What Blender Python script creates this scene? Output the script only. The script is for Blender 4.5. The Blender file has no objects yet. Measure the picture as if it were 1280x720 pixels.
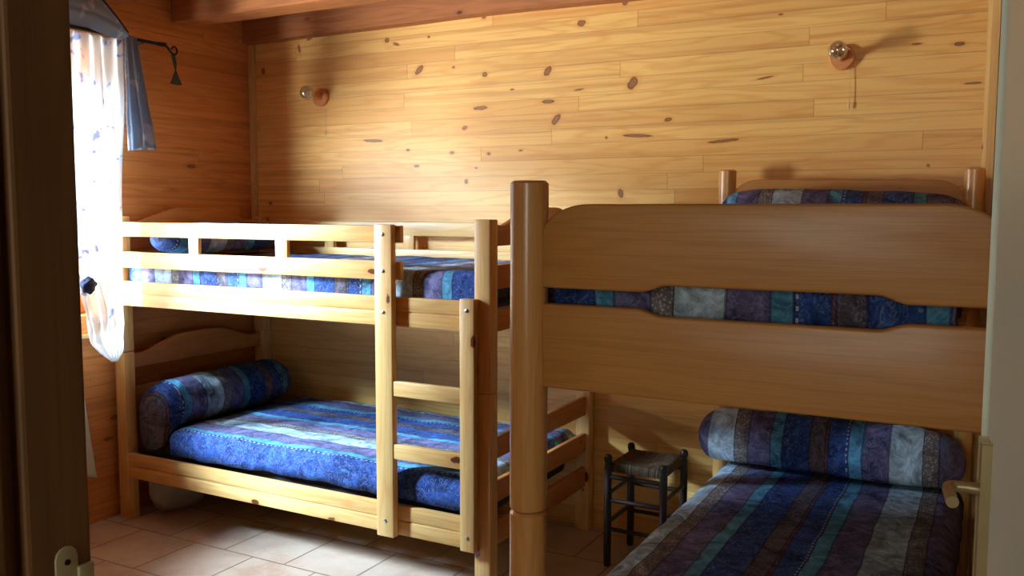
import bpy, bmesh, math, random
from mathutils import Vector, Matrix, noise
random.seed(7)
PI = math.pi
SC = bpy.context.scene
COL = SC.collection

# ------------------------------------------------------------------ camera, world, lights
cam_d = bpy.data.cameras.new('camera'); cam = bpy.data.objects.new('camera', cam_d); COL.objects.link(cam)
yaw, pit, rol = 0.4956, 0.086, 0.0025
fw = Vector((-math.sin(yaw), math.cos(yaw), 0)); rt = Vector((math.cos(yaw), math.sin(yaw), 0)); up = Vector((0, 0, 1))
f2 = fw*math.cos(pit) - up*math.sin(pit); u2 = up*math.cos(pit) + fw*math.sin(pit)
r3 = rt*math.cos(rol) + u2*math.sin(rol); u3 = u2*math.cos(rol) - rt*math.sin(rol)
m = Matrix((r3, u3, -f2)).transposed().to_4x4(); m.translation = (3.5967, -3.6729, 1.4373)
cam.matrix_world = m
cam_d.lens = 1117.19/1280*36; cam_d.sensor_width = 36; cam_d.clip_start = 0.02
SC.camera = cam
vs = SC.view_settings
vs.view_transform = 'Standard'; vs.look = 'None'; vs.gamma = 1; vs.use_curve_mapping = False
vs.exposure = 0.0
w = bpy.data.worlds.new('world'); SC.world = w; w.use_nodes = True
bg = w.node_tree.nodes['Background']; bg.inputs[0].default_value = (0.86, 0.94, 1.0, 1); bg.inputs[1].default_value = 1.1

def area_light(name, loc, direction, sx, sy, power, color):
    d = bpy.data.lights.new(name, 'AREA'); d.shape = 'RECTANGLE'; d.size = sx; d.size_y = sy
    d.energy = power; d.color = color
    o = bpy.data.objects.new(name, d); COL.objects.link(o)
    o.location = loc; o.rotation_euler = Vector(direction).to_track_quat('-Z', 'Y').to_euler()
    return o
# bright daylight outside the window
area_light('window_daylight', (-1.30, -3.75, 0.85), (1, 1.15, 0.45), 2.7, 1.3, 1350, (0.97, 0.98, 1.0))
area_light('window_skylight', (-1.95, -3.6, 3.0), (3.0, 2.4, -2.8), 1.2, 1.1, 2600, (0.52, 0.74, 1.0))
# fill light added outside an opening made for it in the corridor's end wall
area_light('corridor_fill', (3.15, -5.85, 1.75), (0, 1, -0.1), 1.3, 1.4, 27, (1.0, 0.98, 0.88))

# ------------------------------------------------------------------ node helper
class G:
    def __init__(s, name):
        s.m = bpy.data.materials.new(name); s.m.use_nodes = True
        s.t = s.m.node_tree; s.n = s.t.nodes; s.bsdf = s.n['Principled BSDF']; s.out = s.n['Material Output']
    def link(s, a, b): s.t.links.new(a, b)
    def put(s, sock, v):
        if hasattr(v, 'is_output') or isinstance(v, bpy.types.NodeSocket): s.link(v, sock)
        else:
            if sock.type == 'RGBA' and len(v) == 3: v = (*v, 1)
            sock.default_value = v
    def math(s, op, a, b=0.0, c=0.0, clamp=False):
        n = s.n.new('ShaderNodeMath'); n.operation = op; n.use_clamp = clamp
        s.put(n.inputs[0], a); s.put(n.inputs[1], b); s.put(n.inputs[2], c); return n.outputs[0]
    def add(s, a, b): return s.math('ADD', a, b)
    def mul(s, a, b): return s.math('MULTIPLY', a, b)
    def coord(s):
        n = s.n.new('ShaderNodeTexCoord'); return n.outputs['Object']
    def sep(s, v):
        n = s.n.new('ShaderNodeSeparateXYZ'); s.link(v, n.inputs[0]); return n.outputs
    def comb(s, x, y, z):
        n = s.n.new('ShaderNodeCombineXYZ')
        for i, v in enumerate((x, y, z)): s.put(n.inputs[i], v)
        return n.outputs[0]
    def rnd(s):
        return s.n.new('ShaderNodeObjectInfo').outputs['Random']
    def noise(s, v, scale=5, detail=3, rough=0.5, dist=0.0):
        n = s.n.new('ShaderNodeTexNoise'); s.put(n.inputs['Vector'], v)
        n.inputs['Scale'].default_value = scale; n.inputs['Detail'].default_value = detail
        n.inputs['Roughness'].default_value = rough; n.inputs['Distortion'].default_value = dist
        return n.outputs[0]
    def voro(s, v, scale=5, rand=1.0, feature='F1'):
        n = s.n.new('ShaderNodeTexVoronoi'); n.feature = feature; s.put(n.inputs['Vector'], v)
        n.inputs['Scale'].default_value = scale; n.inputs['Randomness'].default_value = rand
        return n.outputs
    def white(s, v):
        n = s.n.new('ShaderNodeTexWhiteNoise'); n.noise_dimensions = '3D'; s.put(n.inputs['Vector'], v); return n.outputs
    def mix(s, f, a, b, mode='MIX'):
        n = s.n.new('ShaderNodeMix'); n.data_type = 'RGBA'; n.blend_type = mode
        s.put(n.inputs[0], f); s.put(n.inputs[6], a); s.put(n.inputs[7], b); return n.outputs[2]
    def ramp(s, f, stops, interp='LINEAR'):
        n = s.n.new('ShaderNodeValToRGB'); cr = n.color_ramp; cr.interpolation = interp
        while len(cr.elements) < len(stops): cr.elements.new(0.5)
        for e, (p, c) in zip(cr.elements, stops): e.position = p; e.color = (*c, 1)
        s.put(n.inputs[0], f); return n.outputs[0]
    def smooth(s, v, lo, hi, a=0.0, b=1.0):
        n = s.n.new('ShaderNodeMapRange'); n.interpolation_type = 'SMOOTHSTEP'
        s.put(n.inputs[0], v); n.inputs[1].default_value = lo; n.inputs[2].default_value = hi
        n.inputs[3].default_value = a; n.inputs[4].default_value = b; return n.outputs[0]
    def bump(s, h, strength=0.3, dist=0.01):
        n = s.n.new('ShaderNodeBump'); n.inputs['Strength'].default_value = strength; n.inputs['Distance'].default_value = dist
        s.put(n.inputs['Height'], h); s.link(n.outputs[0], s.bsdf.inputs['Normal'])
    def done(s, color, rough=0.5, metal=0.0, spec=0.5):
        s.put(s.bsdf.inputs['Base Color'], color); s.put(s.bsdf.inputs['Roughness'], rough)
        s.bsdf.inputs['Metallic'].default_value = metal; s.bsdf.inputs['Specular IOR Level'].default_value = spec
        return s.m

def srgb(r, g, b):
    f = lambda c: (c/255/12.92) if c/255 <= 0.04045 else ((c/255+0.055)/1.055)**2.4
    return (f(r), f(g), f(b))

# ------------------------------------------------------------------ materials
KNOTS = [(0.904,2.277,0.0176,0.014,0),(0.959,2.254,0.0241,0.0076,-0.3),(1.095,2.119,0.0361,0.0171,0.7),(1.464,2.072,0.0168,0.0144,0),(1.292,2.118,0.0092,0.0076,0),(0.41,2.33,0.0217,0.0105,0.3),(0.083,2.185,0.0168,0.021,0.2),(1.152,2.272,0.0092,0.0076,0),(1.46,2.336,0.0148,0.0108,0.3),(0.816,1.788,0.0751,0.0088,-0.05),(1.442,1.919,0.0484,0.0114,0),(1.354,1.83,0.0176,0.0114,0.4),(2.16,2.327,0.0181,0.0128,0.5),(1.955,2.26,0.0241,0.017,0.2),(1.792,2.064,0.032,0.018,0.9),(2.198,1.985,0.0361,0.0238,0.9),(1.793,1.929,0.04,0.0108,0),(1.834,1.847,0.036,0.018,0.9),(2.358,1.823,0.0204,0.0102,0.2),(2.223,1.761,0.0864,0.0088,-0.05),(2.598,1.726,0.0816,0.0077,0.08),(2.079,1.758,0.0076,0.0068,0),(0.115,1.476,0.0145,0.011,0),(1.026,1.736,0.0144,0.0072,0),(1.282,1.715,0.0176,0.0095,0),(1.485,1.705,0.0132,0.009,0),(1.077,1.656,0.0192,0.0076,0),(1.362,1.576,0.0138,0.0133,0),(1.416,1.64,0.0088,0.0057,0),(2.149,1.514,0.0152,0.0238,0.2),(1.655,1.715,0.0126,0.0054,0),(2.76,1.97,0.0385,0.0048,0.15),(2.813,2.212,0.0121,0.0048,0),(3.309,2.056,0.021,0.0042,0),(3.45,2.044,0.0235,0.009,0),(3.502,1.901,0.0339,0.0048,0),(3.364,1.609,0.0065,0.006,0),(0.338,2.282,0.0097,0.028,0.25),(1.609,1.994,0.0121,0.0047,0),(1.947,1.973,0.0266,0.0048,0.1)]

def plank_mat(name, axis, pitch, z0, length, light, mid, dark, knots=(), auto_knots=0.0, rough=0.42):
    g = G(name); P = g.coord(); x, y, z = g.sep(P)
    u = x if axis == 'X' else y
    zr = g.math('DIVIDE', g.math('SUBTRACT', z, z0), pitch)
    row = g.math('FLOOR', zr); fz = g.math('FRACT', zr)
    rr = g.white(g.comb(row, 3.3, 1.7))[0]
    uu = g.add(g.math('DIVIDE', u, length), g.mul(rr, 17.3))
    col = g.math('FLOOR', uu); fu = g.math('FRACT', uu)
    rc = g.white(g.comb(row, col, 5.1))[1]; r1, r2, rB = g.sep(rc)
    # cathedral grain of one plank
    gv = g.comb(g.add(g.mul(u, 0.75), g.mul(r1, 40)), g.add(g.mul(fz, 0.55), g.mul(r2, 30)), g.mul(rB, 20))
    n0 = g.noise(gv, 1.6, 2, 0.5)
    band = g.math('FRACT', g.mul(n0, 7.0))
    band = g.smooth(g.math('ABSOLUTE', g.math('SUBTRACT', band, 0.5)), 0.18, 0.5)
    fine = g.noise(g.comb(g.add(g.mul(u, 2.5), g.mul(r2, 9)), g.mul(z, 260), 0), 1.0, 3, 0.6)
    streak = g.smooth(g.noise(g.comb(g.add(g.mul(u, 0.5), g.mul(r2, 60)), g.mul(z, 26), g.mul(r1, 8)), 1.0, 2, 0.5), 0.54, 0.66)
    c = g.mix(g.mul(band, 0.42), light, mid)
    c = g.mix(g.mul(g.smooth(fine, 0.45, 0.75), 0.30), c, mid)
    c = g.mix(g.mul(streak, 0.36), c, dark)
    c = g.mix(g.smooth(r1, 0.45, 1.0, 0.0, 0.40), c, mid)
    c = g.mix(g.smooth(rB, 0.82, 0.95, 0.0, 0.18), c, dark)
    kn = None
    for (kx, kz, ka, kb, kt) in knots:
        v = g.n.new('ShaderNodeMapping'); v.vector_type = 'TEXTURE'
        g.link(g.comb(u, z, 0), v.inputs[0])
        v.inputs[1].default_value = (kx, kz, 0); v.inputs[2].default_value = (0, 0, kt); v.inputs[3].default_value = (ka*0.8, kb*0.8, 1)
        l = g.n.new('ShaderNodeVectorMath'); l.operation = 'LENGTH'; g.link(v.outputs[0], l.inputs[0])
        kn = l.outputs['Value'] if kn is None else g.math('MINIMUM', kn, l.outputs['Value'])
    if auto_knots > 0:
        dz = g.noise(g.comb(g.mul(u, 9), g.mul(z, 9), 0), 1, 1)
        vo = g.voro(g.comb(g.mul(u, 3.2), g.mul(zr, 0.62), g.mul(dz, 0.15)), 1.0)
        ak = g.math('DIVIDE', vo['Distance'], auto_knots)
        kn = ak if kn is None else g.math('MINIMUM', kn, ak)
    if kn is not None:
        wob = g.noise(g.comb(g.mul(u, 60), g.mul(z, 60), 0), 1.0, 2)
        kn = g.add(kn, g.mul(g.math('SUBTRACT', wob, 0.5), 0.7))
        c = g.mix(g.smooth(kn, 2.4, 1.0, 0.0, 0.45), c, mid)
        c = g.mix(g.smooth(kn, 1.1, 0.9, 0.0, 0.85), c, srgb(104, 60, 28))
        c = g.mix(g.smooth(kn, 0.8, 0.55, 0.0, 0.75), c, srgb(166, 112, 60))
    eg = g.math('MINIMUM', fz, g.math('SUBTRACT', 1.0, fz))
    groove = g.smooth(eg, 0.0, 0.035, 0.62, 1.0)
    ej = g.math('MINIMUM', fu, g.math('SUBTRACT', 1.0, fu))
    joint = g.smooth(ej, 0.0, 0.0014, 0.5, 1.0)
    gr = g.math('MINIMUM', groove, joint)
    c = g.mix(g.math('SUBTRACT', 1.0, gr), c, srgb(140, 76, 30))
    g.bump(gr, 0.22, 0.003)
    return g.done(c, rough)

def wood_mat(name, axis, light, mid, dark, knot=0.0, rough=0.38, grain=1.0, coat=0.0, knotcol=srgb(96, 44, 20)):
    g = G(name); P = g.coord(); xyz = list(g.sep(P)); r = g.rnd()
    u = xyz.pop('XYZ'.index(axis)); a, b = xyz
    ro = g.mul(r, 37.0)
    n0 = g.noise(g.comb(g.add(g.mul(u, 0.9), ro), g.mul(a, 8*grain), g.mul(b, 8*grain)), 1.2, 2, 0.5)
    band = g.math('FRACT', g.mul(n0, 8.0))
    band = g.smooth(g.math('ABSOLUTE', g.math('SUBTRACT', band, 0.5)), 0.12, 0.5)
    fine = g.noise(g.comb(g.add(g.mul(u, 4), ro), g.mul(a, 190*grain), g.mul(b, 190*grain)), 1.0, 3, 0.6)
    c = g.mix(g.mul(band, 0.40), light, mid)
    c = g.mix(g.mul(g.smooth(fine, 0.42, 0.75), 0.35), c, dark)
    c = g.mix(g.mul(g.smooth(n0, 0.5, 0.7), 0.4), c, mid)
    if knot > 0:
        vo = g.voro(g.comb(g.add(g.mul(u, 4.5), ro), g.mul(a, 9), g.mul(b, 9)), 1.0)
        kd = g.add(vo['Distance'], g.mul(g.math('SUBTRACT', g.noise(P, 70, 1), 0.5), 0.08))
        c = g.mix(g.smooth(kd, knot*2.2, knot, 0, 0.5), c, mid)
        c = g.mix(g.smooth(kd, knot, knot*0.75, 0, 0.95), c, knotcol)
    g.bump(fine, 0.06, 0.002)
    m_ = g.done(c, rough)
    if coat: g.bsdf.inputs['Coat Weight'].default_value = coat; g.bsdf.inputs['Coat Roughness'].default_value = 0.2
    return m_

# repeat of the bedspread's stripes, in metres along the cloth
CREAM, LACE, PURPLE, TEAL, NAVY, BROWN, RED = srgb(172,192,198), srgb(168,164,158), srgb(108,100,134), srgb(86,152,180), srgb(46,74,134), srgb(90,80,84), srgb(104,66,68)
SPAN = 0.646
STRIPES = [(0.0, LACE), (0.05, PURPLE), (0.131, TEAL), (0.174, NAVY), (0.272, BROWN), (0.328, RED), (0.338, NAVY),
           (0.405, TEAL), (0.450, PURPLE), (0.540, CREAM)]
def fabric_mat(name, axis, offset, flip=False, t0=2.764):
    g = G(name); P = g.coord(); xyz = g.sep(P); a = xyz['XYZ'.index(axis)]
    wob = g.mul(g.math('SUBTRACT', g.noise(P, 5, 2), 0.5), 0.02)
    t = g.math('SUBTRACT', offset, a) if flip else g.math('SUBTRACT', a, offset)
    t = g.math('DIVIDE', g.add(t, wob), SPAN)
    f = g.math('FRACT', g.add(t, 20.0))
    c = g.ramp(f, [(p/SPAN, k) for p, k in STRIPES], 'CONSTANT')
    q = [g.mul(v, 1.0) for v in xyz]; q['XYZ'.index(axis)] = g.mul(q['XYZ'.index(axis)], 1.0)
    marb = g.add(g.mul(g.noise(g.comb(*q), 10, 6, 0.74, 1.6), 0.75), g.mul(g.noise(P, 5, 2), 0.25))
    c = g.mix(1.0, c, g.ramp(marb, [(0.34, (0.10,0.10,0.15)), (0.5, (0.78,0.80,0.84)), (0.64, (1.6,1.65,1.7))]), 'MULTIPLY')
    c = g.mix(g.smooth(g.noise(P, 14, 4, 0.6, 1.0), 0.58, 0.70, 0.0, 0.45), c, srgb(62, 120, 160))
    vein = g.smooth(g.math('ABSOLUTE', g.math('SUBTRACT', g.noise(P, 22, 3, 0.6, 2.2), 0.5)), 0.0, 0.03, 0.4, 0.0)
    c = g.mix(vein, c, srgb(146, 156, 186))
    # lace band: brown openwork on a pale ground
    inl = g.math('LESS_THAN', f, 0.05/SPAN)
    lv = g.smooth(g.voro(P, 120)['Distance'], 0.30, 0.42)
    c = g.mix(g.mul(inl, g.mul(lv, 0.62)), c, srgb(70, 52, 46))
    # row of pale dots along the teal stripe
    oth = [i for i in range(3) if i != 'XYZ'.index(axis)]
    dd = g.math('ABSOLUTE', g.math('SUBTRACT', f, 0.400/SPAN))
    o1 = g.math('ABSOLUTE', g.math('SUBTRACT', g.math('FRACT', g.mul(g.add(xyz[oth[0]], xyz[oth[1]]), 42)), 0.5))
    dot = g.mul(g.math('LESS_THAN', dd, 0.0042), g.math('LESS_THAN', o1, 0.20))
    c = g.mix(g.mul(dot, 0.6), c, srgb(205, 205, 205))
    # thin dark seams between stripes
    sm = None
    for p, _ in STRIPES:
        e = g.math('ABSOLUTE', g.math('SUBTRACT', f, p/SPAN + 0.001)); sm = e if sm is None else g.math('MINIMUM', sm, e)
    c = g.mix(g.smooth(sm, 0.006, 0.003, 0, 0.6), c, srgb(40, 34, 44))
    g.bump(g.noise(P, 30, 3), 0.25, 0.01)
    return g.done(c, 0.85, spec=0.15)

def plain(name, col, rough=0.5, metal=0.0, var=0.12, scale=30):
    g = G(name); n = g.noise(g.coord(), scale, 3)
    c = g.mix(g.smooth(n, 0.3, 0.7, 0, var), col, tuple(k*0.55 for k in col))
    return g.done(c, rough, metal)

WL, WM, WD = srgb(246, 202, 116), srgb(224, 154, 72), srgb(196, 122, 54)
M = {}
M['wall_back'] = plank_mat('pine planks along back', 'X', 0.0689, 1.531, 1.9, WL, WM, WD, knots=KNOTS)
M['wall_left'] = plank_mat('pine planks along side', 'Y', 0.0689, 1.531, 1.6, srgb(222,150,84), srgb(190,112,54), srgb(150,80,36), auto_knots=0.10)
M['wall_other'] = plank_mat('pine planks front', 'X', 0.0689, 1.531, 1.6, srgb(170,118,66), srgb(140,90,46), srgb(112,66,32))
for ax in 'XYZ':
    M['pine'+ax] = wood_mat('varnished pine '+ax, ax, srgb(240,196,122), srgb(218,152,80), srgb(186,116,54), knot=0.12)
    M['endpine'+ax] = wood_mat('reddish pine end board '+ax, ax, srgb(214,142,76), srgb(194,114,54), srgb(160,86,38), knot=0.06)
    M['beech'+ax] = wood_mat('tan veneer '+ax, ax, srgb(200,146,74), srgb(182,122,56), srgb(148,94,40), grain=1.6, coat=0.12, rough=0.45)
    M['beechpost'+ax] = wood_mat('tan post wood '+ax, ax, srgb(232,180,104), srgb(214,156,84), srgb(182,122,60), grain=1.6, coat=0.6, rough=0.3)
    M['beam'+ax] = wood_mat('old beam wood '+ax, ax, srgb(186,118,62), srgb(150,88,40), srgb(90,50,24), knot=0.09, rough=0.7)
    M['trim'+ax] = wood_mat('pale trim wood '+ax, ax, srgb(226,190,118), srgb(204,156,88), srgb(170,124,64), knot=0.07)
    M['jamb'+ax] = wood_mat('dark door post wood '+ax, ax, srgb(122,84,40), srgb(98,64,28), srgb(66,42,18), knot=0.07, rough=0.6)
    M['orange'+ax] = wood_mat('orange window wood '+ax, ax, srgb(226,150,78), srgb(200,120,56), srgb(170,96,42), knot=0.05)
    M['black'+ax] = wood_mat('blackened stool wood '+ax, ax, srgb(46,34,28), srgb(34,24,20), srgb(20,15,12), rough=0.35)
M['sp_low_pine'] = fabric_mat('striped bedspread lower pine bunk', 'Y', -1.298)
M['sp_up_pine'] = fabric_mat('striped bedspread upper pine bunk', 'X', 1.04)
M['bo_low_pine'] = fabric_mat('striped bolster lower pine bunk', 'Y', -1.245)
M['sp_low_beech'] = fabric_mat('striped bedspread lower tan bunk', 'X', 2.764)
M['sp_up_beech'] = fabric_mat('striped bedspread upper tan bunk', 'X', 3.02, flip=True)
M['bo_up_beech'] = fabric_mat('striped bolster upper tan bunk', 'X', 2.875, flip=True)
M['iron'] = plain('black iron', srgb(30, 32, 36), 0.45, 0.6)
M['pewter'] = plain('blue grey iron', srgb(58, 66, 80), 0.5, 0.5)
M['steel'] = plain('bolt steel', srgb(200, 200, 196), 0.3, 0.9)
M['brass'] = plain('pale champagne metal', srgb(190, 172, 128), 0.32, 0.75)
M['strike'] = plain('dull galvanised metal', srgb(176, 166, 126), 0.5, 0.15)
M['door'] = plain('cream white paint', srgb(216, 224, 204), 0.4, 0, 0.05)
M['plaster'] = plain('corridor plaster', srgb(150, 130, 100), 0.8)
M['hole'] = plain('dark gap', srgb(24, 16, 12), 0.9)
M['lampwood'] = wood_mat('reddish lamp wood', 'X', srgb(222,152,88), srgb(200,124,66), srgb(164,96,50))
M['cord'] = plain('ivory cord', srgb(226, 206, 150), 0.6)
M['mat_ticking'] = plain('dark mattress ticking', srgb(52, 50, 56), 0.9, 0, 0.4, 60)
M['bagcloth'] = plain('pale grey cloth', srgb(176, 172, 166), 0.9)
M['whitecloth'] = plain('white cloth', srgb(222, 214, 196), 0.9)
g = G('woven rush'); P = g.coord(); x, y, z = g.sep(P)
dx = g.math('ABSOLUTE', x); dy = g.math('ABSOLUTE', y)
st = g.mix(g.math('GREATER_THAN', dx, dy), g.comb(g.mul(x, 150), g.mul(y, 8), 0), g.comb(g.mul(y, 150), g.mul(x, 8), 0))
n = g.noise(st, 1.0, 3)
g.bump(n, 0.8, 0.01)
M['rush'] = g.done(g.ramp(n, [(0.3, srgb(30,22,14)), (0.5, srgb(78,58,36)), (0.7, srgb(132,104,66))]), 0.75)
# terracotta tiles
g = G('terracotta floor tiles'); x, y, z = g.sep(g.coord())
fy = g.math('DIVIDE', g.add(y, 1.008), 0.322); ry = g.math('FLOOR', fy)
fx = g.add(g.math('DIVIDE', g.math('SUBTRACT', x, 0.434), 0.334), g.mul(g.math('MODULO', g.math('ABSOLUTE', ry), 2.0), 0.5))
cx_ = g.math('FLOOR', fx); ex = g.math('FRACT', fx); ey = g.math('FRACT', fy)
e = g.math('MINIMUM', g.math('MINIMUM', ex, g.math('SUBTRACT', 1, ex)), g.math('MINIMUM', ey, g.math('SUBTRACT', 1, ey)))
grout = g.smooth(e, 0.008, 0.016)
rv = g.white(g.comb(ry, cx_, 2.2))[1]; ra, rb_, rc_ = g.sep(rv)
P = g.coord(); n1 = g.noise(P, 6, 4, 0.6); n2 = g.noise(P, 40, 3)
c = g.mix(g.smooth(n1, 0.35, 0.7), srgb(210,186,162), srgb(190,154,128))
c = g.mix(g.mul(ra, 0.5), c, srgb(204,178,154)); c = g.mix(g.mul(g.smooth(n2, 0.5, 0.7), 0.3), c, srgb(226,196,164))
c = g.mix(g.math('SUBTRACT', 1.0, grout), c, srgb(140,116,92))
g.bump(g.add(grout, g.mul(n1, 0.25)), 0.25, 0.004)
M['tiles'] = g.done(c, g.add(0.30, g.mul(n2, 0.15)))
# translucent curtain cloth
def sheer_mat(name, base, spot, amount, transp):
    g = G(name); P = g.coord()
    n = g.noise(P, 11, 3, 0.55, 0.6); k = g.smooth(n, amount, amount+0.06)
    c = g.mix(k, base, spot)
    d = g.n.new('ShaderNodeBsdfDiffuse'); g.put(d.inputs[0], c)
    t = g.n.new('ShaderNodeBsdfTranslucent'); g.put(t.inputs[0], c)
    p = g.n.new('ShaderNodeBsdfTransparent')
    m1 = g.n.new('ShaderNodeMixShader'); m1.inputs[0].default_value = 0.55; g.link(d.outputs[0], m1.inputs[1]); g.link(t.outputs[0], m1.inputs[2])
    m2 = g.n.new('ShaderNodeMixShader'); m2.inputs[0].default_value = transp; g.link(m1.outputs[0], m2.inputs[1]); g.link(p.outputs[0], m2.inputs[2])
    g.link(m2.outputs[0], g.out.inputs[0]); return g.m
M['sheer'] = sheer_mat('sheer white curtain with blue flowers', srgb(230, 231, 228), srgb(140, 156, 202), 0.58, 0.35)
M['scarf'] = sheer_mat('blue grey patterned scarf', srgb(156, 166, 178), srgb(196, 198, 200), 0.55, 0.08)
M['knot'] = plain('navy tie cloth', srgb(40, 46, 78), 0.8, 0, 0.6, 40)
def glass_mat(name, tint=(1,1,1), ior=1.45):
    g = G(name); lw = g.n.new('ShaderNodeLayerWeight'); lw.inputs[0].default_value = 0.5
    f0 = ((ior-1)/(ior+1))**2 if ior < 2 else 0.42; fr = g.add(g.mul(g.math('POWER', lw.outputs['Facing'], 4.0), 1-f0), f0)
    p = g.n.new('ShaderNodeBsdfTransparent'); p.inputs[0].default_value = (*tint, 1)
    s = g.n.new('ShaderNodeBsdfGlossy'); s.inputs['Roughness'].default_value = 0.02
    mx = g.n.new('ShaderNodeMixShader'); g.link(fr, mx.inputs[0]); g.link(p.outputs[0], mx.inputs[1]); g.link(s.outputs[0], mx.inputs[2])
    g.link(mx.outputs[0], g.out.inputs[0]); return g.m
M['pane'] = glass_mat('window glass'); M['bulb'] = glass_mat('clear bulb glass', (0.9, 0.96, 0.93), 2.6)

# ------------------------------------------------------------------ mesh helpers
BASE = {}
def mesh_obj(name, bm, mat, parent=None, loc=(0, 0, 0), smooth=True, auto=True):
    L = BASE[parent.name] if parent else Vector(loc)
    bmesh.ops.recalc_face_normals(bm, faces=bm.faces[:])
    bmesh.ops.translate(bm, verts=bm.verts[:], vec=-L)
    me = bpy.data.meshes.new(name); bm.to_mesh(me); bm.free()
    me.materials.append(mat)
    for p in me.polygons: p.use_smooth = smooth
    o = bpy.data.objects.new(name, me); COL.objects.link(o)
    if smooth and auto:
        try: me.set_sharp_from_angle(angle=math.radians(38))
        except Exception: pass
    if parent: o.parent = parent
    else: o.location = L
    BASE[o.name] = L.copy()
    return o
def thing(name, label, cat, loc, group=None):
    o = bpy.data.objects.new(name, None); o.empty_display_size = 0.1; COL.objects.link(o); o.location = loc
    BASE[o.name] = Vector(loc); return tag(o, label, cat, group)
def tag(o, label, cat, group=None):
    o['label'] = label; o['category'] = cat
    if group: o['group'] = group
    return o
def struct(name, bm, mat, parent=None, smooth=False):
    o = mesh_obj(name, bm, mat, parent, smooth=smooth); o['kind'] = 'structure'; return o
def box(bm, x0, x1, y0, y1, z0, z1, bev=0.0, seg=2):
    r = bmesh.ops.create_cube(bm, size=1.0); vs_ = r['verts']
    for v in vs_:
        v.co = Vector(((x0+x1)/2 + v.co.x*(x1-x0), (y0+y1)/2 + v.co.y*(y1-y0), (z0+z1)/2 + v.co.z*(z1-z0)))
    if bev > 0:
        ed = list({e for v in vs_ for e in v.link_edges})
        bmesh.ops.bevel(bm, geom=ed, offset=bev, segments=seg, affect='EDGES', profile=0.5)
    return bm
def B(): return bmesh.new()
def bx(*a, **k): return box(B(), *a, **k)
def lathe(bm, prof, axis_o, axis_d, n=28):
    d = Vector(axis_d).normalized(); q = d.to_track_quat('Z', 'Y'); o = Vector(axis_o); rings = []
    for (r, h) in prof:
        if r < 1e-6: rings.append([bm.verts.new(o + d*h)])
        else: rings.append([bm.verts.new(o + q @ Vector((r*math.cos(2*PI*i/n), r*math.sin(2*PI*i/n), h))) for i in range(n)])
    for a, b in zip(rings[:-1], rings[1:]):
        for i in range(n):
            j = (i+1) % n
            if len(a) == 1 and len(b) == 1: continue
            if len(a) == 1: bm.faces.new((a[0], b[i], b[j]))
            elif len(b) == 1: bm.faces.new((a[i], a[j], b[0]))
            else: bm.faces.new((a[i], a[j], b[j], b[i]))
    return bm
def tube(bm, pts, rad, n=10):
    pts = [Vector(p) for p in pts]; rads = rad if isinstance(rad, (list, tuple)) else [rad]*len(pts); rings = []
    prev = None
    for i, p in enumerate(pts):
        t = (pts[min(i+1, len(pts)-1)] - pts[max(i-1, 0)]).normalized()
        a = prev if prev is not None else (Vector((0, 0, 1)) if abs(t.z) < 0.9 else Vector((1, 0, 0)))
        a = (a - t*a.dot(t)).normalized(); prev = a; b = t.cross(a)
        rings.append([bm.verts.new(p + (a*math.cos(2*PI*k/n) + b*math.sin(2*PI*k/n))*rads[i]) for k in range(n)])
    for r0, r1 in zip(rings[:-1], rings[1:]):
        for k in range(n): bm.faces.new((r0[k], r0[(k+1) % n], r1[(k+1) % n], r1[k]))
    bm.faces.new(rings[0][::-1]); bm.faces.new(rings[-1]); return bm
def prism(bm, outline, to3, depth_vec, bev=0.0):
    """outline: 2-D points; to3 maps a 2-D point to 3-D; depth_vec gives the thickness"""
    f = bm.faces.new([bm.verts.new(to3(*p)) for p in outline])
    r = bmesh.ops.extrude_face_region(bm, geom=[f]); vv = [v for v in r['geom'] if isinstance(v, bmesh.types.BMVert)]
    bmesh.ops.translate(bm, verts=vv, vec=Vector(depth_vec))
    if bev:
        n = Vector(depth_vec).normalized()
        ed = [e for e in bm.edges if len(e.link_faces) == 2 and abs((e.verts[1].co-e.verts[0].co).normalized().dot(n)) < 0.2]
        bmesh.ops.bevel(bm, geom=ed, offset=bev, segments=3, affect='EDGES', profile=0.5)
    return bm
def grid(bm, nu, nv, fn):
    V = [[bm.verts.new(fn(i/nu, j/nv)) for j in range(nv+1)] for i in range(nu+1)]
    for i in range(nu):
        for j in range(nv): bm.faces.new((V[i][j], V[i+1][j], V[i+1][j+1], V[i][j+1]))
    return bm
def solidify(o, t, off=0.0):
    md = o.modifiers.new('thickness', 'SOLIDIFY'); md.thickness = t; md.offset = off; return o
def nz(p, s, seed=0.0): return noise.noise(Vector(p)*s + Vector((seed, seed*1.7, seed*0.3)))

# ------------------------------------------------------------------ room shell
H = 2.52
struct('floor', bx(-0.25, 4.6, -5.6, 0.2, -0.1, 0.0), M['tiles'])
struct('ceiling', bx(-0.25, 4.6, -5.6, 0.2, H, H+0.08), M['beamX'])
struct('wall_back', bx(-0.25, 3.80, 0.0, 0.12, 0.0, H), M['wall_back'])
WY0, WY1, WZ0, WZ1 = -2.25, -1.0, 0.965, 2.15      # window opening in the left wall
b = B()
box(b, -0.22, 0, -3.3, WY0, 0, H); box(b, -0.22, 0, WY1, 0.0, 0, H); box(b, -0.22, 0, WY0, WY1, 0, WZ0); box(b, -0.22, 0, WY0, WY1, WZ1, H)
struct('wall_left', b, M['wall_left'])
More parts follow.
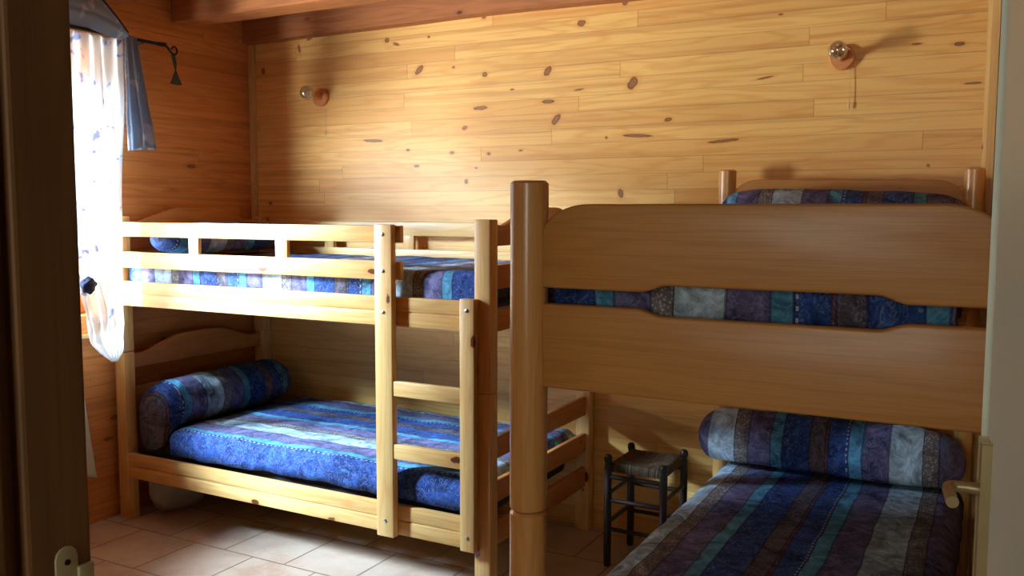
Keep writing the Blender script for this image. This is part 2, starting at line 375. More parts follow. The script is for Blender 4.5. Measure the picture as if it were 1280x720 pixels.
# right wall stands a little out of square
RW = [(3.575, 0.0), (3.722, -2.0), (3.80, -3.06)]
b = B(); prism(b, [(3.578, 0.0), (3.80, -3.08), (3.95, -3.08), (3.95, 0.0)], lambda x, y: (x, y, 0), (0, 0, H))
struct('wall_right', b, plank_mat('pine planks right', 'Y', 0.0689, 1.531, 1.6, srgb(226,170,100), srgb(190,118,56), srgb(150,84,38), auto_knots=0.08))
b = B(); box(b, -0.22, 2.70, -3.30, -3.10, 0, H); box(b, 3.84, 4.5, -3.30, -3.10, 0, H); box(b, 2.70, 3.84, -3.30, -3.10, 2.12, H)
struct('wall_front', b, M['wall_other'])
b = B(); box(b, 2.3, 2.4, -5.5, -3.3, 0, H); struct('wall_corridor_left', b, M['plaster'])
b = B(); box(b, 4.4, 4.5, -5.5, -3.3, 0, H); struct('wall_corridor_right', b, M['plaster'])
b = B(); box(b, 2.3, 2.65, -5.5, -5.4, 0, H); box(b, 3.65, 4.5, -5.5, -5.4, 0, H); box(b, 2.65, 3.65, -5.5, -5.4, 0, 1.0); box(b, 2.65, 3.65, -5.5, -5.4, 2.25, H); struct('wall_corridor_end', b, M['plaster'])  # unseen end wall; its opening is added to let the fill light in
# trims
struct('trim_1', bx(0.0, 0.030, -0.028, 0.0, 0.0, 2.325, bev=0.003), M['trimZ'])
b = B(); prism(b, [(3.538, 0.0), (3.576, 0.0), (3.578, -0.03), (3.552, -0.024)], lambda x, y: (x, y, 0), (0, 0, H), bev=0.004)
struct('trim_2', b, M['trimZ'])
# ceiling beams along the room, let into the left wall
def beam(y0, y1, z0, seed):
    b = B(); n = 40
    for i in range(n+1):
        x = -0.02 + i/n*3.60
        ring = []
        for (yy, zz) in ((y0, z0), (y1, z0), (y1, H+0.01), (y0, H+0.01)):
            ring.append(b.verts.new((x, yy + 0.006*nz((x, yy, zz), 2.5, seed), zz + (0.008*nz((x, yy, zz), 2.0, seed+5) if zz < H else 0))))
        if i:
            for k in range(4): b.faces.new((last[k], last[(k+1) % 4], ring[(k+1) % 4], ring[k]))
        last = ring
    return b
struct('ceiling_beam', beam(-0.066, 0.0, 2.333, 1.0), M['beamX'])
struct('ceiling_beam', beam(-0.535, -0.40, 2.355, 2.0), M['beamX'])
struct('ceiling_beam', beam(-1.01, -0.86, 2.372, 3.0), M['beamX'])
struct('ceiling_beam', beam(-1.62, -1.48, 2.36, 4.0), M['beamX'])
struct('ceiling_beam', beam(-2.22, -2.08, 2.36, 5.0), M['beamX'])
struct('ceiling_beam', beam(-2.82, -2.68, 2.36, 6.0), M['beamX'])
# window
b = B(); fx0, fx1 = -0.14, -0.085
box(b, fx0, fx1, WY0, WY0+0.055, WZ0, WZ1, bev=0.004); box(b, fx0, fx1, WY1-0.055, WY1, WZ0, WZ1, bev=0.004)
box(b, fx0, fx1, WY0+0.055, WY1-0.055, WZ0, WZ0+0.055, bev=0.004); box(b, fx0, fx1, WY0+0.055, WY1-0.055, WZ1-0.055, WZ1, bev=0.004)
box(b, fx0, fx1, (WY0+WY1)/2-0.04, (WY0+WY1)/2+0.04, WZ0+0.055, WZ1-0.055, bev=0.004)
win = struct('window_1', b, M['orangeZ'])
for (ya, yb) in ((WY0+0.05, (WY0+WY1)/2-0.035), ((WY0+WY1)/2+0.035, WY1-0.05)):
    mesh_obj('pane', bx(-0.115, -0.110, ya, yb, WZ0+0.05, WZ1-0.05), M['pane'], win, smooth=False)
struct('trim_3', bx(0.0, 0.022, WY0-0.1, -0.965, 0.885, 0.965, bev=0.003), M['orangeY'])     # board under the window
struct('trim_4', bx(0.0, 0.040, WY0-0.12, -0.965, 0.862, 0.885, bev=0.004), M['trimY'])     # ledge
struct('trim_5', bx(0.0, 0.022, WY0-0.1, -0.93, WZ1, 2.235, bev=0.003), M['orangeY'])        # board above the window

# ------------------------------------------------------------------ door and door post
E0, E1 = Vector((3.598, -2.42, 0)), Vector((3.682, -3.10, 0))
dd = (E1-E0).normalized(); dn = Vector((dd.y, -dd.x, 0)).normalized()
if dn.x > 0: dn = -dn
def dpt(s, o, z): p = E0 + dd*s + dn*o; return Vector((p.x, p.y, z))
def dbox(s0, s1, o0, o1, z0, z1, bev=0.0, bm=None):
    b = bm or B(); r = bmesh.ops.create_cube(b, size=1.0); vv = r['verts']
    for v in vv: v.co = dpt((s0+s1)/2 + v.co.x*(s1-s0), (o0+o1)/2 + v.co.y*(o1-o0), (z0+z1)/2 + v.co.z*(z1-z0))
    if bev: bmesh.ops.bevel(b, geom=list({e for v in vv for e in v.link_edges}), offset=bev, segments=3, affect='EDGES', profile=0.5)
    return b
door = struct('door_1', dbox(0, 0.70, -0.04, 0, 0.008, 2.06, bev=0.007), M['door'], smooth=True)
hd = mesh_obj('door_handle', dbox(0.018, 0.052, 0.0005, 0.0085, 0.915, 1.158, bev=0.003), M['brass'], door)
b = B(); c0 = dpt(0.055, 0.008, 1.098)
pts = [dpt(0.035, 0.007, 1.098), dpt(0.035, 0.030, 1.099)]
for a in range(0, 91, 15):
    t = math.radians(a); pts.append(dpt(0.035 + 0.012*(1-math.cos(t)), 0.034 + 0.012*math.sin(t), 1.099))
pts += [dpt(0.070, 0.046, 1.0985), dpt(0.100, 0.0455, 1.0975)]
tube(b, pts, [0.0072]*2 + [0.0072]*7 + [0.0072, 0.0072], n=16)
mesh_obj('lever', b, M['brass'], hd)
b = B()
box(b, 2.70, 2.80, -3.166, -3.098, 0, 2.12, bev=0.004); box(b, 2.70, 2.782, -3.185, -3.160, 0, 2.12); box(b, 2.70, 2.797, -3.30, -3.184, 0, 2.12, bev=0.003)
struct('trim_6', b, M['jambZ'])
b = B(); box(b, 3.755, 3.84, -3.30, -3.098, 0, 2.12, bev=0.004); struct('trim_7', b, M['jambZ'])
b = B(); box(b, 2.80, 3.755, -3.30, -3.098, 2.085, 2.12, bev=0.003); struct('trim_8', b, M['jambX'])
# strike plate on the post
sp = thing('strike_plate', 'small dull metal strike plate screwed to the dark door post', 'strike plate', (2.80, -3.127, 1.04))
ol = [(-3.1395, 1.0), (-3.1395, 1.094)] + [(-3.1275 - 0.012*math.cos(a), 1.094 + 0.012*math.sin(a)) for a in (0.5, 1.0, PI/2, 2.1, 2.6)] + [(-3.1155, 1.094), (-3.1155, 1.0)]
mesh_obj('plate', prism(B(), ol, lambda y, z: (2.7995, y, z), (0.003, 0, 0), bev=0.0006), M['strike'], sp)
mesh_obj('lip', bx(2.7995, 2.806, -3.117, -3.100, 1.0, 1.082, bev=0.0015), M['strike'], sp)
mesh_obj('screw', lathe(B(), [(0, 0), (0.003, 0), (0.003, 0.0012), (0, 0.0016)], (2.8024, -3.1275, 1.090), (1, 0, 0), 12), M['hole'], sp)

# ------------------------------------------------------------------ pine bunk bed (left)
PX0, PX1, PY0, PY1 = 0.040, 2.038, -0.9523, -0.005
bed = thing('bunk_bed', 'light pine bunk bed with ladder standing along the back wall under the window corner', 'bunk bed', (1.04, -0.48, 0))
PW, PD = 0.066, 0.058
def post_pair(x0, y0):
    for (z0, z1) in ((0.0, 0.7845), (0.7865, 1.407)):
        mesh_obj('post', bx(x0, x0+PW, y0, y0+PD, z0, z1, bev=0.005), M['pineZ'], bed)
for x0 in (PX0, PX1-PW):
    for y0 in (PY0, PY1-PD): post_pair(x0, y0)
xi0, xi1 = PX0+PW, PX1-PW
def grooved_rail(name, y0, y1, z0, z1):
    b = B(); zm = (z0+z1)/2
    box(b, xi0, xi1, y0, y1, z0, zm-0.0012, bev=0.004); box(b, xi0, xi1, y0, y1, zm+0.0012, z1, bev=0.004); box(b, xi0, xi1, y0+0.005, y1-0.005, zm-0.004, zm+0.004)
    mesh_obj(name, b, M['pineX'], bed)
for (z0, z1) in ((1.004, 1.1155), (0.2005, 0.3165)):
    grooved_rail('side_rail', PY0+0.002, PY0+0.027, z0, z1); grooved_rail('side_rail', PY1-0.027, PY1-0.002, z0, z1)
# guard rails: the front one stops at the ladder
for (z0, z1) in ((1.318, 1.382), (1.178, 1.249)):
    mesh_obj('guard_rail', bx(xi0-0.01, 1.655, PY0-0.001, PY0+0.022, z0, z1, bev=0.004), M['pineX'], bed)
    mesh_obj('guard_rail', bx(xi0, xi1, PY1-0.060, PY1-0.037, z0-0.004, z1, bev=0.004), M['pineX'], bed)
for (xa, xb) in ((0.542, 0.600), (1.036, 1.099)):
    mesh_obj('guard_upright', bx(xa, xb, PY0+0.001, PY0+0.020, 1.245, 1.322, bev=0.002), M['pineZ'], bed)
    mesh_obj('guard_upright', bx(xa, xb, PY1-0.058, PY1-0.039, 1.245, 1.318, bev=0.002), M['pineZ'], bed)
# ladder
lad = mesh_obj('ladder', bx(1.558, 1.636, PY0-0.034, PY0-0.0015, 0.198, 1.386, bev=0.004), M['pineZ'], bed)
mesh_obj('ladder_stile', bx(1.931, 1.991, PY0-0.034, PY0-0.0015, 0.205, 1.126, bev=0.004), M['pineZ'], lad)
for z in (0.745, 0.505): mesh_obj('rung', bx(1.632, 1.935, PY0-0.030, PY0-0.006, z, z+0.057, bev=0.004), M['pineX'], lad)
def bolt(x, z, par, y=PY0-0.034):
    mesh_obj('bolt', lathe(B(), [(0, 0), (0.0075, 0), (0.007, 0.003), (0.004, 0.0045), (0, 0.0045)], (x, y+0.0005, z), (0, -1, 0), 14), M['steel'], par)
for z in (1.350, 1.214, 1.060, 0.262): bolt(1.598, z, lad)
for z in (1.085, 0.258): bolt(1.962, z, lad)
# end frames
def hump_board(x0, x1, zb, prof):
    ya, yb = PY0+PD, PY1-PD; n = 44; ol = []
    for i in range(n+1):
        s = i/n; y = ya + s*(yb-ya); ol.append((y, prof(s)))
    ol = [(ya, zb)] + ol + [(yb, zb)]
    return prism(B(), ol, lambda y, z: (x0, y, z), (x1-x0, 0, 0), bev=0.004)
def hump(base, top):
    def f(s):
        t = min(s, 1-s)*2          # 0 at the posts, 1 in the middle
        k = min(max((t-0.14)/0.62, 0), 1); k = k*k*(3-2*k)
        dip = -0.006*math.exp(-((t-0.16)/0.10)**2)
        return base + (top-base)*k + dip
    return f
for (x0, x1) in ((0.058, 0.082), (2.0, 2.022)):
    mesh_obj('end_panel', hump_board(x0, x1, 1.311, hump(1.391, 1.452)), M['endpineY'], bed)
    for (z0, z1) in ((1.155, 1.243), (1.000, 1.077)):
        mesh_obj('end_rail', bx(x0, x1, PY0+PD, PY1-PD, z0, z1, bev=0.004), M['endpineY'], bed)
mesh_obj('end_panel', hump_board(0.058, 0.082, 0.702, hump(0.775, 0.834)), M['endpineY'], bed)
for (z0, z1) in ((0.530, 0.613), (0.205, 0.295)):
    mesh_obj('end_rail', bx(0.058, 0.082, PY0+PD, PY1-PD, z0, z1, bev=0.004), M['endpineY'], bed)
for (z0, z1) in ((0.531, 0.613), (0.366, 0.449), (0.205, 0.295)):
    mesh_obj('end_rail', bx(2.0, 2.022, PY0+PD, PY1-PD, z0, z1, bev=0.004), M['endpineY'], bed)
for zb in (0.245, 1.045):
    for k in range(9):
        x = 0.20 + k*0.2
        mesh_obj('slat', bx(x, x+0.08, PY0+0.027, PY1-0.027, zb, zb+0.018, bev=0.002), M['trimY'], bed)

# ------------------------------------------------------------------ tan bunk bed (right)
bedb = thing('bunk_bed', 'tan brown bunk bed with broad curved foot boards and round posts beside the white door', 'bunk bed', (3.13, -1.0, 0))
FY, HY = -1.95, -0.115
def round_post(x, y, r, joint, top):
    for (z0, z1) in ((0.0, joint-0.0015), (joint+0.0015, top)):
        mesh_obj('post', lathe(B(), [(0, z0), (r-0.004, z0), (r, z0+0.004), (r, z1-0.006), (r-0.006, z1), (0, z1)], (x, y, 0), (0, 0, 1), 36), M['beechpostZ'], bedb)
FL, FR, HL, HR = 2.708, 3.655, 2.6475, 3.5215
round_post(FL, FY, 0.0415, 0.778, 1.502); round_post(FR, FY, 0.0415, 0.778, 1.502)
round_post(HL, HY, 0.034, 0.778, 1.602); round_post(HR, HY, 0.034, 0.778, 1.592)
def arc_board(name, x0, x1, y, zb, ztL, ztR, side_drop, run, th, notch=None):
    """board between the posts: curved top corners, optional shaped lower edge"""
    ol = []; n = 12
    for i in range(n+1):
        a = i/n*PI/2; ol.append((x0 + run*(1-math.cos(a)), (ztL-side_drop) + side_drop*math.sin(a)))
    for i in range(n+1):
        a = (1-i/n)*PI/2; ol.append((x1 - run*(1-math.cos(a)), (ztR-side_drop) + side_drop*math.sin(a)))
    ol += [(x1, zb)]
    if notch:
        (xa, xb, dz) = notch; w_ = 0.055
        for i in range(9): s = i/8; ol.append((xb - w_*(s-0.5), zb + dz*(s*s*(3-2*s))))
        for i in range(9): s = i/8; ol.append((xa + w_*(0.5-s), zb + dz*(1-(s*s*(3-2*s)))))
    ol += [(x0, zb)]
    return mesh_obj(name, prism(B(), ol, lambda x, z: (x, y, z), (0, th, 0), bev=0.006), M['beechX'], bedb)
fx0, fx1 = FL+0.0375, FR-0.0375
arc_board('foot_board', fx0, fx1, FY-0.014, 1.2735, 1.452, 1.452, 0.068, 0.105, 0.028, notch=(2.995, 3.440, 0.0145))
def slab_notch(name, x0, x1, y, zb, zt, th, notch):
    ol = [(x0, zb), (x0, zt)]; (xa, xb, dz) = notch; w_ = 0.055
    for i in range(9): s = i/8; ol.append((xa + w_*(s-0.5), zt - dz*(s*s*(3-2*s))))
    for i in range(9): s = i/8; ol.append((xb + w_*(s-0.5), zt - dz*(1-(s*s*(3-2*s)))))
    ol += [(x1, zt), (x1, zb)]
    return mesh_obj(name, prism(B(), ol, lambda x, z: (x, y, z), (0, th, 0), bev=0.006), M['beechX'], bedb)
slab_notch('foot_board', fx0, fx1, FY-0.014, 1.0575, 1.2395, 0.028, (2.985, 3.443, 0.0135))
slab_notch('foot_board', fx0, fx1, FY-0.014, 0.24, 0.46, 0.028, (2.985, 3.443, 0.0135))
hx0, hx1 = HL+0.030, HR-0.030
arc_board('head_board', hx0, hx1, HY-0.012, 1.40, 1.563, 1.553, 0.062, 0.105, 0.026)
slab_notch('head_board', hx0, hx1, HY-0.012, 1.06, 1.24, 0.026, (2.9, 3.3, 0.012))
arc_board('head_board', hx0, hx1, HY-0.012, 0.50, 0.70, 0.70, 0.06, 0.10, 0.026)
for (z0, z1) in ((1.09, 1.22), (0.22, 0.335)):
    for (xa, xb) in ((2.668, 2.712), (3.577, 3.610)):
        b = B(); prism(b, [(xb if xa < 3 else xb+0.035, FY), ((xb if xa < 3 else xb+0.035)-0.022, FY), (xa-0.022+0.001, HY), (xa, HY)], lambda x, y: (x, y, z0), (0, 0, z1-z0), bev=0.003)
        mesh_obj('side_rail', b, M['beechY'], bedb)
for zb in (0.27, 1.14):
    for k in range(8):
        y = -1.82 + k*0.21
        mesh_obj('slat', bx(2.70, 3.535, y, y+0.09, zb, zb+0.02, bev=0.002), M['trimX'], bedb)

# ------------------------------------------------------------------ bedding
def path(a0, a1, d0, d1, r, n):
    pts = []
    def side(a, d, sg):
        q = []
        r_ = min(r, d)
        if d > 0:
            k = max(2, int((d-r_)/0.03)) if d > r_ + 1e-6 else 0
            for i in range(k): q.append((a, d - (d-r_)*i/k))
            for i in range(7):
                t = i/6*PI/2; q.append((a + sg*r_*(1-math.cos(t)), r_*(1-math.sin(t))))
        else: q.append((a, 0.0))
        return q
    L = side(a0, d0, 1); R = side(a1, d1, -1)[::-1]
    s, e = L[-1][0], R[0][0]
    return L + [(s + (e-s)*i/n, 0.0) for i in range(1, n)] + R
def drape(name, x0, x1, y0, y1, z, drops, r, mat, amp=0.006, seed=0.0, sag=0.0, hem=0.0, loc=None, shear=0.0):
    px = path(x0, x1, drops[0], drops[1], r, max(8, int((x1-x0)/0.035))); py = path(y0, y1, drops[2], drops[3], r, max(8, int((y1-y0)/0.035)))
    mx = max(drops); b = B(); V = []
    for (x, dx) in px:
        row = []
        for (y, dy) in py:
            d = min((dx**3 + dy**3)**(1/3), max(mx, 0.0001))
            ex = min(x-x0, x1-x)/(x1-x0); ey = min(y-y0, y1-y)/(y1-y0)
            p = Vector((x, y, z-d))
            n1 = nz((x*1.3, y*1.3, d*2), 6, seed); n2 = nz((x, y, d), 17, seed+3)
            p.z += amp*n1 + amp*0.5*n2 - sag*min(1, 4*min(ex, ey)) * 0
            if dx > r*0.9: p.x += (-1 if x < (x0+x1)/2 else 1)*(0.004 + amp*1.2*nz((0, y*2, d), 7, seed+9))
            if dy > r*0.9: p.y += (-1 if y < (y0+y1)/2 else 1)*(0.004 + amp*1.2*nz((x*2, 0, d), 7, seed+9))
            if d > r*1.5 and hem: p.z += hem*nz((x, y, 0), 8, seed+4)*(d/mx)
            p.x += shear*(-(y) - 0.2)
            row.append(b.verts.new(p))
        V.append(row)
    for i in range(len(px)-1):
        for j in range(len(py)-1): b.faces.new((V[i][j], V[i+1][j], V[i+1][j+1], V[i][j+1]))
    o = mesh_obj(name, b, mat, auto=False); solidify(o, 0.004, 0.0); return o
def mattress(x0, x1, y0, y1, z0, z1, label):
    b = bx(x0, x1, y0, y1, z0, z1, bev=0.03, seg=4); o = mesh_obj('mattress', b, M['mat_ticking']); return tag(o, label, 'mattress')
def bolster(axis, a0, a1, c, cz, rh, rv, mat, label, group=None, amp=0.008, seed=0.0, zmin=None, droop=0.0, tilt=0.0, power=4):
    b = B(); nu, nv = 56, 36
    def fn(s, t):
        k = abs(2*s-1); f = (1-k**power)**0.5 if k < 1 else 0.0
        a = a0 + s*(a1-a0); th = t*2*PI
        # flattened where it lies on the bed
        x = rh*math.cos(th)*f; z = rv*math.sin(th)*f
        r = 1 + amp/rh*(nz((a, x, z), 9, seed) + 0.6*nz((a*0.5, x*2, z*2), 16, seed+2)); x *= r; z *= r
        zz = cz + z + tilt*s
        if droop:
            q = max(0.0, 1 - s/0.16); zz -= droop*q*q*(0.6 if z > 0 else 0.6 + 3.2*min(1, -z/0.05))
        if zmin is not None:
            zl = zmin - (0.088*max(0.0, 1 - s/0.055)**0.5 if droop else 0)
            if zz < zl + 0.012: zz = zl + 0.012*math.exp((zz - zl - 0.012)/0.03)
        return (a, c+x, zz) if axis == 'X' else (c+x, a, zz)
    V = []
    for i in range(nu+1):
        s = i/nu; s = 0.5-0.5*math.cos(PI*s) if True else s
        if i in (0, nu): V.append([b.verts.new(fn(s, 0))])
        else: V.append([b.verts.new(fn(s, j/nv)) for j in range(nv)])
    for A, C in zip(V[:-1], V[1:]):
        for j in range(nv):
            k = (j+1) % nv
            if len(A) == 1: b.faces.new((A[0], C[j], C[k]))
            elif len(C) == 1: b.faces.new((A[j], A[k], C[0]))
            else: b.faces.new((A[j], A[k], C[k], C[j]))
    o = mesh_obj('bolster', b, mat, auto=False); return tag(o, label, 'bolster', group)

mattress(0.112, 1.935, -0.895, -0.075, 0.265, 0.408, 'dark mattress under the striped bedspread on the lower pine bunk')
tag(drape('bedspread', 0.375, 1.960, -0.932, -0.050, 0.452, (0.015, 0.05, 0.112, 0.02), 0.045, M['sp_low_pine'], amp=0.008, seed=1, hem=0.012), 'blue striped bedspread spread over the lower pine bunk, brightest near the ladder', 'bedspread')
bolster('Y', -0.946, -0.07, 0.240, 0.540, 0.124, 0.112, M['bo_low_pine'], 'blue and purple striped bolster at the window end of the lower pine bunk', amp=0.010, seed=4, power=10, zmin=0.424, droop=0.06)
mattress(0.115, 1.945, -0.890, -0.095, 1.066, 1.182, 'dark mattress under the bedspread on the upper pine bunk')
tag(drape('bedspread', 0.116, 1.960, -0.912, -0.078, 1.214, (0.02, 0.10, 0.135, 0.03), 0.03, M['sp_up_pine'], amp=0.006, seed=2), 'pale striped bedspread seen between the guard rails of the upper pine bunk', 'bedspread')
bolster('Y', -0.885, -0.10, 0.265, 1.300, 0.150, 0.080, M['bo_low_pine'], 'striped bolster behind the guard rail at the window end of the upper pine bunk', seed=6, zmin=1.232)
mattress(2.725, 3.50, -1.86, -0.19, 0.292, 0.435, 'dark mattress under the striped bedspread on the lower tan bunk')
tag(drape('bedspread', 2.685, 3.530, -1.89, -0.172, 0.462, (0.105, 0.10, 0.10, 0.02), 0.06, M['sp_low_beech'], amp=0.006, seed=3, hem=0.01), 'dark blue and purple striped bedspread on the lower tan bunk in the foreground', 'bedspread')
bolster('X', 2.600, 3.540, -0.270, 0.566, 0.105, 0.118, M['sp_low_beech'], 'striped bolster at the wall end of the lower tan bunk, beside the rush stool', amp=0.014, seed=8, power=9, zmin=0.480)
mattress(2.755, 3.49, -1.86, -0.19, 1.162, 1.296, 'dark mattress under the bedspread on the upper tan bunk')
tag(drape('bedspread', 2.735, 3.535, -1.898, -0.172, 1.330, (0.095, 0.095, 0.13, 0.02), 0.05, M['sp_up_beech'], amp=0.006, seed=5), 'dark striped bedspread showing through the slot of the upper foot board', 'bedspread')
bolster('X', 2.665, 3.54, -0.272, 1.436, 0.105, 0.098, M['bo_up_beech'], 'striped bolster showing above the foot board on the upper tan bunk', amp=0.006, seed=9, power=6, zmin=1.346, tilt=-0.035)

# ------------------------------------------------------------------ stool with rush seat
st = thing('stool', 'black wooden stool with a woven rush seat between the two bunk beds', 'stool', (2.41, -0.25, 0))
SX0, SX1, SY0, SY1 = 2.262, 2.495, -0.385, -0.125
for (x, y, t) in ((SX0, SY0, 0.462), (SX1, SY0, 0.448), (SX0, SY1, 0.450), (SX1, SY1, 0.450)):
    r = 0.0155
    mesh_obj('leg', lathe(B(), [(0, 0), (r*0.8, 0), (r, 0.01), (r, 0.405), (r*0.8, t-0.035), (r*1.05, t-0.022), (r*1.0, t-0.008), (r*0.6, t), (0, t+0.001)], (x, y, 0), (0, 0, 1), 20), M['blackZ'], st)
for z in (0.155, 0.275):
    for y in (SY0, SY1): mesh_obj('rung', tube(B(), [(SX0, y, z), (SX1, y, z)], 0.009), M['blackX'], st)
    for x in (SX0, SX1): mesh_obj('rung', tube(B(), [(x, SY0, z+0.025), (x, SY1, z+0.025)], 0.009), M['blackY'], st)
for y in (SY0, SY1): mesh_obj('seat_rail', tube(B(), [(SX0, y, 0.372), (SX1, y, 0.372)], 0.010), M['blackX'], st)
b = B()
def seat_fn(u, v):
    # a woven pad: rounded edge, top dips to the middle
    x = SX0 + u*(SX1-SX0); y = SY0 + v*(SY1-SY0)
    e = min(u, 1-u, v, 1-v); zz = 0.430 - 0.016*math.exp(-(min(e, .5)/0.02)) - 0.012*math.sin(PI*u)*math.sin(PI*v)
    return (x, y, zz + 0.003*nz((x, y, 0), 55))
grid(b, 36, 30, seat_fn)
bot = bmesh.ops.extrude_face_region(b, geom=b.faces[:]); vv = [v for v in bot['geom'] if isinstance(v, bmesh.types.BMVert)]
for v in vv: v.co.z = 0.392
mesh_obj('seat', b, M['rush'], st)

# ------------------------------------------------------------------ wall lamps
def wall_lamp(x, z, label):
    t = thing('wall_lamp', label, 'lamp', (x, 0, z), 'wall lamps on the back wall')
    r = 0.047
    mesh_obj('base', lathe(B(), [(0, 0.0005), (r, 0.0005), (r, 0.017), (r-0.005, 0.022), (0, 0.022)], (x, 0, z), (0, -1, 0), 36), M['lampwood'], t)
    mesh_obj('holder', lathe(B(), [(0, 0.020), (0.018, 0.020), (0.017, 0.055), (0.014, 0.068), (0, 0.068)], (x, 0, z), (0, -1, 0.10), 24), M['lampwood'], t)
    bl = mesh_obj('bulb', lathe(B(), [(0.011, 0.066), (0.013, 0.078)] + [(0.0355*math.sin(a), 0.117 - 0.0355*math.cos(a)) for a in [0.42 + i*(PI-0.42)/16 for i in range(16)]] + [(0, 0.1525)], (x, 0, z), (0, -1, 0.10), 32), M['bulb'], t)
    mesh_obj('filament_stem', lathe(B(), [(0, 0.068), (0.0075, 0.069), (0.006, 0.085), (0.003, 0.100), (0, 0.104)], (x, 0, z), (0, -1, 0.10), 14), M['steel'], bl)
    cx = x + 0.030
    pc = mesh_obj('pull_cord', tube(B(), [(cx, -0.010, z-0.030), (cx, -0.012, z-0.10), (cx, -0.012, z-0.172)], 0.0011, 6), M['cord'], t)
    mesh_obj('cord_pull', lathe(B(), [(0, 0), (0.0035, 0.001), (0.0042, 0.012), (0.003, 0.024), (0, 0.025)], (cx, -0.012, z-0.195), (0, 0, 1), 14), M['cord'], pc)
    mesh_obj('screw', lathe(B(), [(0, 0), (0.004, 0), (0.003, 0.002), (0, 0.0022)], (x-0.028, -0.0215, z+0.002), (0, -1, 0), 10), M['steel'], t)
wall_lamp(0.486, 2.022, 'small wooden wall lamp with bare bulb near the window corner above the pine bunk')
wall_lamp(3.050, 2.024, 'small wooden wall lamp with bare bulb on the plank wall above the tan bunk')

# ------------------------------------------------------------------ curtain rod, curtain, scarf
rod = thing('curtain_rod', 'black iron curtain rod with a scrolled end above the window', 'curtain rod', (0.10, -1.5, 2.21))
mesh_obj('rod', tube(B(), [(0.10, -2.45, 2.206), (0.10, -1.5, 2.210), (0.10, -0.715, 2.2145), (0.10, -0.70, 2.2145), (0.10, -0.675, 2.216), (0.10, -0.66, 2.217)], [0.0075, 0.0075, 0.0075, 0.0095, 0.011, 0.009], 14), M['iron'], rod)
pts = [(0.10, -0.665, 2.217), (0.10, -0.648, 2.206), (0.10, -0.634, 2.190), (0.10, -0.618, 2.180)]
for i in range(15):
    a = -PI*0.5 + i/14*PI*1.55; R_ = 0.023 - 0.012*i/14
    pts.append((0.10, -0.612 + R_*math.cos(a), 2.200 + R_*math.sin(a)))
mesh_obj('scroll', tube(B(), pts, [0.006, 0.0055, 0.005, 0.005] + [0.005 - 0.0015*i/14 for i in range(15)], 10), M['iron'], rod)
ol = [(-0.607, 2.184), (-0.603, 2.140), (-0.604, 2.105), (-0.592, 2.062), (-0.584, 2.040), (-0.598, 2.036), (-0.612, 2.036), (-0.626, 2.040), (-0.618, 2.062), (-0.607, 2.105), (-0.612, 2.140), (-0.617, 2.184)]
mesh_obj('pendant', prism(B(), ol, lambda y, z: (0.097, -0.607+(y+0.607)*(1.7 if z < 2.11 else 2.2), z), (0.006, 0, 0), bev=0.001), M['pewter'], rod)
for y in (-0.79, -2.35):
    mesh_obj('bracket', tube(B(), [(0.0005, y, 2.195), (0.05, y, 2.198), (0.10, y, 2.205)], 0.005, 8), M['iron'], rod)

def lerp_tab(tab, z):
    for (z0, a0), (z1, a1) in zip(tab[:-1], tab[1:]):
        if z0 >= z >= z1: s = (z0-z)/(z0-z1); return a0 + (a1-a0)*s
    return tab[-1][1]
cur = thing('curtain', 'sheer white curtain with blue flowers, knotted below, glowing in the window', 'curtain', (0.10, -1.1, 0.76))
RE = [(2.198, -0.895), (1.9, -0.902), (1.5, -0.908), (1.2, -0.912), (1.0, -0.912), (0.93, -0.913), (0.86, -0.918), (0.80, -0.925), (0.757, -0.955)]
LE = [(2.198, -1.30), (1.7, -1.29), (1.40, -1.26), (1.22, -1.18), (1.12, -1.128), (1.06, -1.12), (1.01, -1.112), (0.96, -1.100), (0.90, -1.098), (0.85, -1.082), (0.80, -1.04), (0.757, -0.985)]
def cur_fn(u, v):
    z = 2.198 + (0.757-2.198)*v; l, r = lerp_tab(LE, z), lerp_tab(RE, z); y = l + (r-l)*u
    amp = 0.020
    ph = u*2*PI*(6 if z > 1.2 else 6)
    amp *= 1 if z > 1.2 else max(0.22, 1-(1.2-z)/0.2)
    x = 0.098 + amp*0.6*math.sin(ph + 1.5*nz((0, u*3, z), 1.2)) + 0.008*nz((u*4, z, 0), 4)
    if z < 1.15: x += 0.050*math.sin(PI*u)*math.sin(PI*min(1, (1.15-z)/0.40)) + 0.012*nz((u*3, z*9, 0), 1.5, 4)
    k = min(1, max(0, (1.95 - z)/0.5)); k = k*k*(3-2*k)
    return (max(x, 0.05) + 0.085*k, y - 0.066*k - 0.026*k, z + 0.012*k)
solidify(mesh_obj('curtain_panel', grid(B(), 96, 90, cur_fn), M['sheer'], cur, auto=False), 0.0012)
def tail_fn(u, v):
    y = -1.32 + u*0.192; top = 1.14; bot = 0.92 + 0.20*max(0, (u-0.80)/0.20)**0.8
    z = top + (bot-top)*v
    return (0.165 + 0.012*math.sin(u*26), y - 0.066, z)
solidify(mesh_obj('curtain_tail', grid(B(), 40, 16, tail_fn), M['sheer'], cur, auto=False), 0.0012)
b = B(); bmesh.ops.create_icosphere(b, subdivisions=4, radius=1.0)
for v in b.verts:
    n = v.co.normalized(); r = 1 + 0.30*nz(n, 1.8, 3) + 0.14*abs(nz(n, 4.5, 5)); v.co = Vector((0.215 + n.x*0.026*r, -1.200 + n.y*0.030*r, 1.118 + n.z*0.033*r))
mesh_obj('tie_knot', b, M['knot'], cur, auto=False)
scf = thing('scarf_valance', 'blue grey patterned scarf swagged over the curtain rod with a hanging tail', 'scarf', (0.12, -0.9, 1.71))
UE = [(0.0, -1.62, 2.42), (0.30, -1.20, 2.375), (0.52, -1.02, 2.345), (0.76, -0.945, 2.282), (1.0, -0.884, 2.222)]
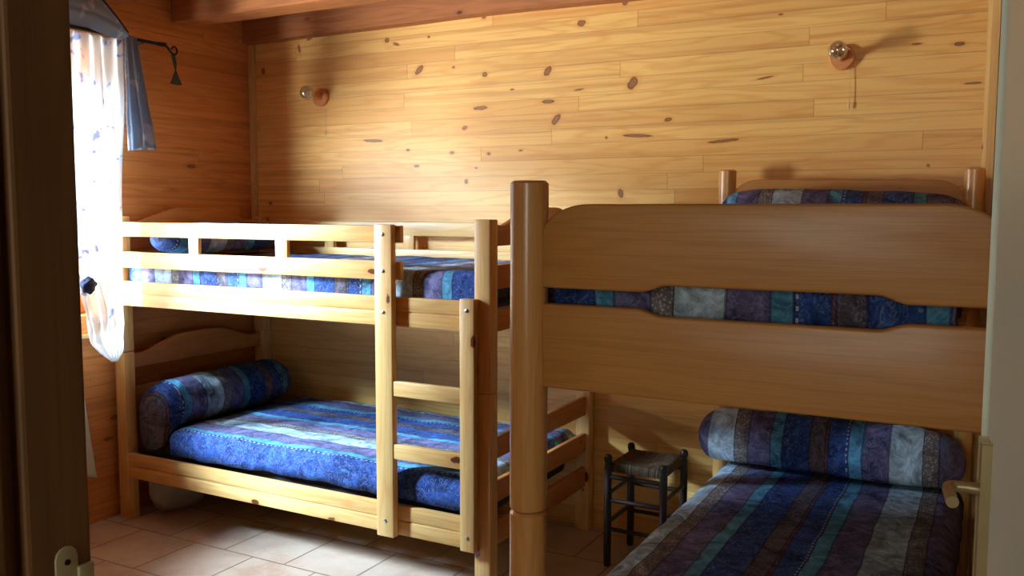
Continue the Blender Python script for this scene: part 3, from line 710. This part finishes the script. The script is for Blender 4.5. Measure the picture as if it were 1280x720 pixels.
LW = [(0.0, -1.62, 2.26), (0.30, -1.24, 2.222), (0.52, -1.09, 2.222), (0.76, -1.00, 2.205), (1.0, -0.915, 2.200)]
def tab3(T, s):
    for a, c in zip(T[:-1], T[1:]):
        if a[0] <= s <= c[0]:
            k = (s-a[0])/(c[0]-a[0]); return a[1]+(c[1]-a[1])*k, a[2]+(c[2]-a[2])*k
    return T[-1][1:]
def swag_fn(u, v):
    (ya, za), (yb, zb) = tab3(UE, u), tab3(LW, u)
    x = 0.115 + 0.030*math.sin(PI*v) + (1-u)*0.02 + 0.012*math.sin(v*11 + 1.5*u)*(0.4 + 0.6*(1-u))
    return (x, ya + (yb-ya)*v, za + (zb-za)*v + 0.004*math.sin(v*12))
solidify(mesh_obj('swag', grid(B(), 50, 30, swag_fn), M['scarf'], scf, auto=False), 0.003)
def fold_fn(u, v):      # dark underside edge rolled behind the swag
    (ya, za) = tab3(UE, u); return (0.085 + 0.035*v, ya + 0.028*math.sin(PI*v)*(1-0.5*u), za + 0.020*math.sin(PI*v))
solidify(mesh_obj('rolled_edge', grid(B(), 40, 8, fold_fn), M['knot'], scf, auto=False), 0.003)
TL = [(2.222, -0.905), (2.05, -0.912), (1.85, -0.914), (1.72, -0.912)]; TR = [(2.222, -0.838), (2.10, -0.815), (1.95, -0.785), (1.80, -0.752), (1.70, -0.738)]
def tail2_fn(u, v):
    z = 2.222 + (1.705-2.222)*v; l, r = lerp_tab(TL, z), lerp_tab(TR, z)
    x = 0.122 + 0.016*math.sin(u*2*PI*2.6 + 0.5)*(0.5+0.5*v) + 0.006*nz((u, v, 0), 3)
    return (x, l + (r-l)*u, z + 0.016*u*v*(1 if u < .9 else 1))
solidify(mesh_obj('tail', grid(B(), 48, 40, tail2_fn), M['scarf'], scf, auto=False), 0.003)

# ------------------------------------------------------------------ cloths near the floor
b = B(); bmesh.ops.create_icosphere(b, subdivisions=5, radius=1.0)
for v in b.verts:
    n = v.co.normalized(); s = lambda c, p: math.copysign(abs(c)**p, c)
    r = 1 + 0.10*nz(n, 2.2, 2) + 0.06*nz(n, 5, 4)
    v.co = Vector((0.165 + s(n.x, .8)*0.065*r, -0.70 + s(n.y, .7)*0.165*r, max(0.002, 0.112 + s(n.z, .7)*0.115*r)))
tag(mesh_obj('cloth_bag', b, M['bagcloth'], auto=False), 'pale grey cloth bag on the floor under the window end of the pine bunk', 'bag')
def wc_fn(u, v):
    y = -1.42 + u*(0.285 + 0.078*v); z = 0.86 - v*(0.50 + 0.145*u)
    return (0.030 + 0.010*math.sin(u*17) + 0.005*v, y, z)
o = solidify(mesh_obj('white_cloth', grid(B(), 36, 24, wc_fn), M['whitecloth'], auto=False), 0.004)
tag(o, 'white cloth hanging from the ledge below the window, beside the dark door post', 'cloth')
